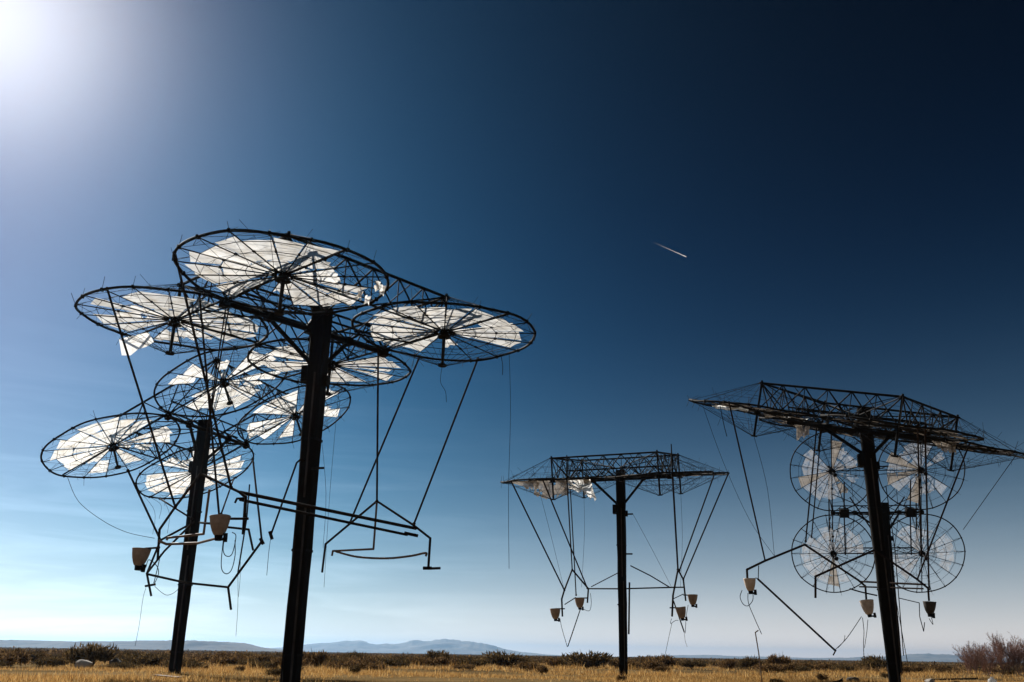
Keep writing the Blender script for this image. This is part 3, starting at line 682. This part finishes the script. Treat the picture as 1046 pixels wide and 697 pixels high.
def shrub_mesh(name, w, h, n, leaf, seed, material, spiky=.5):
    """leaf clumps spread through an uneven low dome, pointing up and out"""
    r_ = np.random.default_rng(seed); nb = 9
    ba = r_.uniform(0, 2*PI, nb); br = np.sqrt(r_.uniform(0, 1, nb))*.75; bh = r_.uniform(.55, 1.0, nb)*(1-.35*br); bs = r_.uniform(.25, .45, nb)
    k = r_.integers(0, nb, n); u = r_.normal(0, 1, (n, 3)); u /= np.linalg.norm(u, axis=1)[:,None]; rr = r_.uniform(0, 1, n)**.5
    P = np.stack([np.cos(ba[k])*br[k]*w/2, np.sin(ba[k])*br[k]*w/2, bh[k]*h*.62], 1)+u*rr[:,None]*bs[k][:,None]*np.array([w*.62, w*.62, h*.85])
    P[:,2] = np.clip(P[:,2], .02, None)
    out_ = P-np.array([0,0,-.1*h]); out_ /= np.linalg.norm(out_, axis=1)[:,None]+1e-6
    dirv = out_*spiky+r_.normal(0, .5, (n, 3))+np.array([0,0,.5]); dirv /= np.linalg.norm(dirv, axis=1)[:,None]
    sd = np.cross(dirv, r_.normal(0, 1, (n, 3))); sd /= np.linalg.norm(sd, axis=1)[:,None]+1e-6
    L = leaf*r_.uniform(.7, 1.8, n)[:,None]; W_ = leaf*r_.uniform(.18, .36, n)[:,None]
    v = np.stack([P-sd*W_, P+sd*W_, P+dirv*L], 1).reshape(-1, 3)
    return raw_mesh(name, v, np.arange(3*n).reshape(-1, 3), material)
def stems_mesh(name, w, h, n, seed):
    r_ = random.Random(seed); b = MB()
    for i in range(n):
        a = r_.uniform(0, 2*PI); q = V(math.cos(a)*w*.4*r_.random(), math.sin(a)*w*.4*r_.random(), h*r_.uniform(.5,.95))
        b.tube((q[0]*.1, q[1]*.1, -.05), q*V(.6,.6,.55), .016, .011, n=4, cap=False); b.tube(q*V(.6,.6,.55), q, .011, .005, n=4, cap=False)
    return b.mesh(name, M_STEM)
FOL = [shrub_mesh('foliage', 2., 1., 1500, .12, 100+k, M_BRUSH if k % 2 else M_SAGE, .8) for k in range(6)]
STM = [stems_mesh('stems', 2., 1., 16, 200+k) for k in range(3)]
def shrub(p, w, h, i, label, group='dark shrubs in the belt behind the grass', name='shrub'):
    s = empty(name, p); tag(s, label, 'shrub', group)
    for me in (FOL[i % 6], STM[i % 3]):
        o = link(me.name.split('.')[0], me, s); o.scale = (w/2, w/2, h); o.rotation_euler = (0, 0, i*1.37)
    return s
# shrubs that stand out: picture column, picture row of the foot, width and height in px, label
BIG = [(92,682,40,22,'widest dark shrub at the left, standing behind the pale rock'),
 (10,681,26,17,'dark shrub cut by the left edge of the frame'),
 (150,680,20,9,'low brown shrub just left of the smaller left pole'),
 (322,682,24,17,'spiky dark shrub just right of the foreground pole'),
 (363,682,22,15,'upright dark shrub between the foreground pole and the far blue mountain'),
 (345,685,26,9,'low grey shrub right behind the spiky one by the foreground pole'),
 (445,681,24,15,'dark shrub below the summit of the far blue mountain'),
 (472,682,20,9,'low dark shrub right of the one below the mountain summit'),
 (517,682,42,15,'broad dark shrub below the right end of the far blue mountain'),
 (565,682,22,10,'small dark shrub midway between the mountain foot and the middle pole'),
 (601,683,40,16,'broad rounded shrub just left of the middle pole'),
 (672,683,34,13,'dark shrub just right of the middle pole'),
 (706,684,16,9,'small dark shrub second to the right of the middle pole'),
 (745,684,20,10,'small dark shrub left of the thin bent pipe'),
 (766,685,20,13,'dark shrub whose right side touches the thin bent pipe'),
 (797,685,24,16,'taller dark shrub just right of the thin bent pipe'),
 (893,685,24,15,'dark shrub directly left of the right foreground pole'),
 (843,685,20,8,'low dark shrub midway between the bent pipe and the right foreground pole'),
 (936,686,22,8,'low brown shrub right of the right foreground pole'),
 (228,681,24,11,'dark shrub right of the smaller left pole'),
 (252,682,18,9,'small brown shrub left of the foreground pole'),
 (50,681,22,9,'low brown shrub between the left edge and the widest shrub'),
 (405,682,22,9,'low dark shrub below the dip between the two mountain tops')]
for i, (cx, fy, w, h, lab) in enumerate(BIG):
    g_ = on_ground(cx, fy)
    if g_[1] < 0 or g_[1] > 95: g_ = CAM*V(1,1,0)+V(g_[0], g_[1], 0)*(95/abs(g_[1]))
    k = g_[1]/F/.95
    g_[2] = 0; shrub(g_, w*k*1.15, h*k*1.12, i, lab)
rs = random.Random(5)
for i in range(215):                                                # the belt between them
    k_ = rs.uniform(-.66, .66); Y = 47+max(0, k_+.3)*46+72*rs.random()**1.1; X = k_*Y
    sc_ = rs.uniform(.9, 2.3)
    shrub((X, Y, 0), sc_*1.35, min(.98-.3*max(0, k_), sc_*rs.uniform(.36,.62)), i+3, 'small dark shrub in the scattered belt of brush behind the golden grass', 'small shrubs scattered through the brush belt')
r_ = np.random.default_rng(77); n = 5200                            # the far scrub, one mass
d = 90*np.exp(r_.uniform(0, 1, n)**.8*math.log(1500/90)); a = r_.uniform(-.7, .7, n); X, Y = d*np.sin(a), d*np.cos(a)
pt_ = []
for i in range(n):
    k = 16 if d[i] > 300 else 34; s = r_.uniform(.5, 1.3)*(1+d[i]/900); h = min(1.0, r_.uniform(.35, .85)*(1+d[i]/2500))
    q = r_.normal(0, 1, (k, 3))*np.array([s*.45, s*.45, 0]); q[:,2] = np.abs(r_.normal(0, .42, k))*h*(1-np.clip(np.abs(q[:,0])/s/1.4, 0, .8)); q += np.array([X[i], Y[i], 0])
    w_ = .10*s; dv = r_.normal(0, .5, (k, 3))+np.array([0,0,1.]); sdv = r_.normal(0, 1, (k, 3))
    q[:,2] = np.clip(q[:,2], 0, 1.0)
    pt_.append(np.stack([q-sdv*w_, q+sdv*w_, q+dv*w_*1.4], 1).reshape(-1, 3))
vs = np.concatenate(pt_)
tag(link('distant_scrub', raw_mesh('distant_scrub', vs, np.arange(len(vs)).reshape(-1, 3), M_BRUSH)), 'low dark scrub covering the plain out to the horizon', 'scrub', kind='stuff')

for i in range(24):
    k_ = rs.uniform(-.6, .6); Y = rs.uniform(36, 60); w_ = rs.uniform(.4, .85)
    if (k_ > -.15 and rs.random() < .6) or -.56 < k_ < -.38: continue
    shrub((k_*Y, Y, 0), w_, w_*rs.uniform(.5,.8), i+5, 'low dry brown tuft growing among the golden grass in the foreground', 'low brown tufts among the grass', 'tuft')

# bare willows at the right edge
def bare_bush(seed, h, w, stems):
    r_ = random.Random(seed); b = MB(); tw = MB()
    def grow(p, dirv, L, r, lvl):
        n = 3 if lvl < 3 else 2; q = p
        for i in range(n):
            dirv = dirv+V(r_.gauss(0,.10), r_.gauss(0,.10), .06); dirv /= np.linalg.norm(dirv); e = q+dirv*L/n
            (b if lvl < 2 else tw).tube(q, e, r*(1-.25*i), r*(1-.25*(i+1)), n=3, cap=False); q = e
            if lvl < 4 and (lvl < 3 or r_.random() < .7):
                for k in range(2):
                    if r_.random() < .85:
                        side = dirv+V(r_.gauss(0,.45), r_.gauss(0,.45), r_.uniform(-.05,.35)); side /= np.linalg.norm(side)
                        grow(q, side, L*r_.uniform(.45,.62), max(r*.6, .008), lvl+1)
    for i in range(stems):
        a = r_.uniform(0, 2*PI); sp = r_.uniform(.1,.75); dv = V(math.cos(a)*sp, math.sin(a)*sp, 1.); dv /= np.linalg.norm(dv)
        grow(V(math.cos(a)*w*.14*r_.random(), math.sin(a)*w*.14*r_.random(), -.05), dv, h*r_.uniform(.42,.60), .028, 0)
    return b.mesh('stems', M_BARE), tw.mesh('twigs', M_BARE)
for cx, Y, h, w, sd, lab in ((993,74,2.25,3.4,1,'leftmost and lowest bare willow bush of the clump at the right edge'),
        (1008,76,2.5,3.2,2,'bare willow bush second from the left in the clump at the right edge'),
        (1026,75,2.85,3.0,3,'tall bare willow bush third from the left in the clump at the right edge'),
        (1042,74,2.95,3.2,4,'bare willow bush cut by the right edge of the frame'),
        (1064,76,2.7,3.2,6,'bare willow bush just outside the right edge of the frame')):
    p = at(cx, 686, Y); p[2] = 0; t = empty('bare_willow', p); tag(t, lab, 'bush', 'bare willow bushes at the right edge')
    s_, tw_ = bare_bush(sd, h, w, 11); link('stems', s_, t); link('twigs', tw_, t)

# ------------------------------------------------------------------ rocks, pipe, litter
M_ROCK = mottled('pale_weathered_rock', (.26,.235,.21), (.55,.50,.44), 3., .9, bump=.8)
M_ROCKD = mottled('dark_weathered_rock', (.05,.045,.04), (.13,.115,.10), 3., .9, bump=.8)
def rock(p, sx, sy, sz, seed, material, label):
    import bmesh
    bm = bmesh.new(); bmesh.ops.create_icosphere(bm, subdivisions=3, radius=1.); r_ = np.random.default_rng(seed)
    dirs = r_.normal(0, 1, (11, 3)); dirs /= np.linalg.norm(dirs, axis=1)[:,None]; lim = r_.uniform(.55, .95, 11)
    for v_ in bm.verts:
        q = np.array(v_.co); f_ = min([1.]+[l/(q@d_) for d_, l in zip(dirs, lim) if q@d_ > 1e-3]); q = q*f_*(1+r_.normal(0,.015)); v_.co = (q[0]*sx, q[1]*sy, q[2]*sz+sz*.45)
    me = bpy.data.meshes.new('rock'); bm.to_mesh(me); bm.free(); me.materials.append(material)
    o = link('rock', me, None, p); tag(o, label, 'rock'); return o
def gpt(px, py, Y):
    q = at(px, py, Y); q[2] = 0; return q
rock(gpt(85,683,50), .54,.40,.33, 1, M_ROCK, 'pale angular rock lying in front of the widest shrub at left')
rock(gpt(118,682,52), .36,.34,.38, 2, M_ROCKD, 'dark grey rock just right of the pale angular one')
rock(gpt(949,690,44), .26,.22,.20, 3, M_ROCK, 'pale tan stone in the grass right of the right foreground pole')
rock(gpt(871,689,46), .34,.25,.20, 4, M_ROCKD, 'dark stone in the grass left of the right foreground pole')
M_WHITE = lens_material('white_translucent_plastic', (.85,.83,.8), .0, .55, .15, 0.)
b = MB(); q = gpt(1013,692,40); prof = [(0,.0),(.15,.14),(.17,.30),(.12,.36),(.06,.38),(.06,.44),(0,.445)]
v = []; f = []; n = 14
for rr, z in prof: v += [(max(rr,.003)*math.cos(2*PI*i/n), max(rr,.003)*math.sin(2*PI*i/n), z) for i in range(n)]
for k in range(len(prof)-1): f += [(k*n+i, k*n+(i+1)%n, (k+1)*n+(i+1)%n, (k+1)*n+i) for i in range(n)]
b.add(v, f); o = b.build('jug', M_WHITE, None, q, True); tag(o, 'white plastic jug standing in the grass at lower right', 'jug')
q = gpt(779,697,36.5); b = MB(); b.poly([V(0,0,-.3), V(-.07,0,1.2), V(-.14,.02,1.95), V(-.02,.02,2.03)], .022, n=8)
o = b.build('bent_pipe', M_PIPE, None, q); tag(o, 'thin bent metal pipe standing in the grass left of the right foreground pole', 'pipe')
b = MB(); b.tube((-1.6,0,.06), (1.5,.3,.16), .045, n=8); o = b.build('fallen_rod', M_STEEL, None, gpt(972,686,52)); tag(o, 'long dark rod lying in the grass in front of the bare willows', 'rod')
b = MB(); b.tube((-.5,0,.02), (.45,.1,.2), .05, n=6); b.tube((.1,.02,.1), (.35,-.25,.28), .03, n=6); o = b.build('scrap_post', M_STEEL, None, gpt(850,693,40)); tag(o, 'short dark scrap post lying in the grass left of the dark stone', 'scrap')
b = MB(); b.box((0,0,.06), (.55,.06,0), (-.02,.16,0), (.02,0,.02)); o = b.build('plank', M_PIPE, None, gpt(171,691.5,36)); o.rotation_euler = (0, .05, -.5); tag(o, 'pale plank lying in the grass left of the foreground pole', 'plank')

# ------------------------------------------------------------------ contrail, high above the air box
Mc, nt, out = mat('ice_trail')
tc = N(nt, 'ShaderNodeTexCoord'); sx = N(nt, 'ShaderNodeSeparateXYZ'); nt.links.new(tc.outputs['Generated'], sx.inputs[0])
d_ = N(nt, 'ShaderNodeBsdfDiffuse', Color=(.9,.9,.9,1)); t_ = N(nt, 'ShaderNodeBsdfTranslucent', Color=(.9,.9,.9,1)); a_ = N(nt, 'ShaderNodeAddShader')
nt.links.new(d_.outputs[0], a_.inputs[0]); nt.links.new(t_.outputs[0], a_.inputs[1])
tr = N(nt, 'ShaderNodeBsdfTransparent'); mxs = N(nt, 'ShaderNodeMixShader'); fr = N(nt, 'ShaderNodeMapRange'); fr.inputs['To Max'].default_value = .2
nt.links.new(sx.outputs[0], fr.inputs[0]); nt.links.new(fr.outputs[0], mxs.inputs[0]); nt.links.new(tr.outputs[0], mxs.inputs[1]); nt.links.new(a_.outputs[0], mxs.inputs[2]); nt.links.new(mxs.outputs[0], out.inputs[0])
p0, p1 = at(667,247.5,9000), at(701,262.5,9000); b = MB(); b.tube(p0, p0*.35+p1*.65, 2.5, 3.5, n=8, cap=False); b.tube(p0*.35+p1*.65, p1, 3.5, 4.5, n=8, cap=False)
o = b.build('contrail', Mc); tag(o, 'short white aircraft trail high in the dark blue sky', 'contrail')

# ------------------------------------------------------------------ air
USE_HAZE = True
if USE_HAZE:
    Mh, nt, out = mat('pale_air'); pv = N(nt, 'ShaderNodeVolumePrincipled', Color=(.27,.60,1.,1), Density=7.0e-5, Anisotropy=.7); nt.links.new(pv.outputs[0], out.inputs['Volume'])
    b = MB(); b.box((0,0,70), (14500,0,0), (0,14500,0), (0,0,75)); o = b.build('haze', Mh); o['kind'] = 'stuff'; o['label'] = 'thin pale air over the plain'; o['category'] = 'haze'

# ------------------------------------------------------------------ light
SUN = ray(-20, 6); SUN /= np.linalg.norm(SUN)
elev = math.asin(SUN[2]); azi = math.atan2(SUN[0], SUN[1])               # from +Y towards +X
ld = bpy.data.lights.new('sun', 'SUN'); ld.energy = 5.0; ld.angle = math.radians(.53); ld.color = (1., .95, .87)
lo = bpy.data.objects.new('sun', ld); COL.objects.link(lo); lo.rotation_euler = Vector(tuple(SUN)).to_track_quat('Z', 'Y').to_euler()
W = bpy.data.worlds.new('World'); scene.world = W; W.use_nodes = True; nt = W.node_tree; nt.nodes.clear()
out = nt.nodes.new('ShaderNodeOutputWorld'); bg = nt.nodes.new('ShaderNodeBackground')
sky = nt.nodes.new('ShaderNodeTexSky'); sky.sky_type = 'NISHITA'; sky.sun_disc = False; sky.sun_elevation = elev; sky.sun_rotation = azi
sky.altitude = 1400; sky.air_density = 1.0; sky.dust_density = .6; sky.ozone_density = 2.0
STR = .10
def vm(op, a, b_=None, s=None):
    n_ = nt.nodes.new('ShaderNodeVectorMath'); n_.operation = op
    for k, q in enumerate((a, b_)):
        if q is None: continue
        if isinstance(q, tuple): n_.inputs[k].default_value = q
        else: nt.links.new(q, n_.inputs[k])
    if s is not None:
        if isinstance(s, float): n_.inputs['Scale'].default_value = s
        else: nt.links.new(s, n_.inputs['Scale'])
    return n_.outputs['Value'] if op in ('DOT_PRODUCT','LENGTH') else n_.outputs[0]
def mth(op, a, b_=0., c_=0.):
    n_ = nt.nodes.new('ShaderNodeMath'); n_.operation = op
    for k, q in enumerate((a, b_, c_)):
        if isinstance(q, (int, float)): n_.inputs[k].default_value = q
        else: nt.links.new(q, n_.inputs[k])
    return n_.outputs[0]
# a clear sky seen through a polarising filter: the physical sky, deepened with height and at right angles to the sun,
# with the pale air at the horizon and the aureole of the sun
s1 = vm('SCALE', sky.outputs[0], s=STR)
sep = nt.nodes.new('ShaderNodeSeparateXYZ'); nt.links.new(s1, sep.inputs[0])
tcw = nt.nodes.new('ShaderNodeTexCoord'); dirn = vm('NORMALIZE', tcw.outputs['Generated'])
sd_ = nt.nodes.new('ShaderNodeSeparateXYZ'); nt.links.new(dirn, sd_.inputs[0]); el = mth('MAXIMUM', sd_.outputs[2], 0.)
dt = mth('MAXIMUM', vm('DOT_PRODUCT', dirn, tuple(SUN)), 0.)
s2 = mth('SUBTRACT', 1., mth('MULTIPLY', vm('DOT_PRODUCT', dirn, tuple(SUN)), vm('DOT_PRODUCT', dirn, tuple(SUN))))
core = mth('MULTIPLY', mth('POWER', dt, 170.), .5); aur = mth('POWER', dt, 60.)
# thin ice streaks low in the sky
mpn = nt.nodes.new('ShaderNodeMapping'); mpn.inputs['Scale'].default_value = (2.2, 2.2, 26.); mpn.inputs['Rotation'].default_value = (.05, -.06, .3); nt.links.new(dirn, mpn.inputs[0])
cn = nt.nodes.new('ShaderNodeTexNoise'); cn.inputs['Scale'].default_value = 1.7; cn.inputs['Detail'].default_value = 7.; cn.inputs['Roughness'].default_value = .55; cn.inputs['Distortion'].default_value = .6; nt.links.new(mpn.outputs[0], cn.inputs['Vector'])
cr = nt.nodes.new('ShaderNodeMapRange'); cr.inputs['From Min'].default_value = .44; cr.inputs['From Max'].default_value = .85; nt.links.new(cn.outputs['Fac'], cr.inputs[0])
band = nt.nodes.new('ShaderNodeMapRange'); band.inputs['From Min'].default_value = .33; band.inputs['From Max'].default_value = .12; nt.links.new(el, band.inputs[0])
side = nt.nodes.new('ShaderNodeMapRange'); side.inputs['From Min'].default_value = .06; side.inputs['From Max'].default_value = -.38; nt.links.new(sd_.outputs[0], side.inputs[0])
wisp = mth('MULTIPLY', mth('MULTIPLY', mth('MULTIPLY', cr.outputs[0], band.outputs[0]), mth('ADD', mth('MULTIPLY', side.outputs[0], .9), .06)), .55)
cmb = nt.nodes.new('ShaderNodeCombineXYZ')
for k, (a_, e_, p_, B_, h_, k_) in enumerate(((2.5,-8.7,-13.9,.155,-.107,16.3), (.60,-4.2,-6.6,.09,-.285,11.95), (.27,-3.15,-5.3,.09,-.43,8.85))):
    ex = mth('EXPONENT', mth('ADD', a_, mth('ADD', mth('MULTIPLY', el, e_), mth('MULTIPLY', s2, p_))))
    hz = mth('EXPONENT', mth('SUBTRACT', h_, mth('MULTIPLY', el, k_)))
    v_ = mth('ADD', mth('ADD', mth('MULTIPLY', sep.outputs[k], ex), hz), mth('ADD', mth('MULTIPLY', aur, B_), core))
    v_ = mth('ADD', v_, mth('MULTIPLY', wisp, mth('ADD', .15, hz)))
    nt.links.new(v_, cmb.inputs[k])
tot = cmb.outputs[0]
fin = vm('SCALE', tot, s=1/STR)
nt.links.new(fin, bg.inputs[0]); bg.inputs[1].default_value = STR; nt.links.new(bg.outputs[0], out.inputs[0])

vs_ = scene.view_settings; vs_.view_transform = 'Standard'; vs_.look = 'None'; vs_.exposure = 0.45; vs_.gamma = 1.0; vs_.use_curve_mapping = False
scene.render.engine = 'CYCLES'
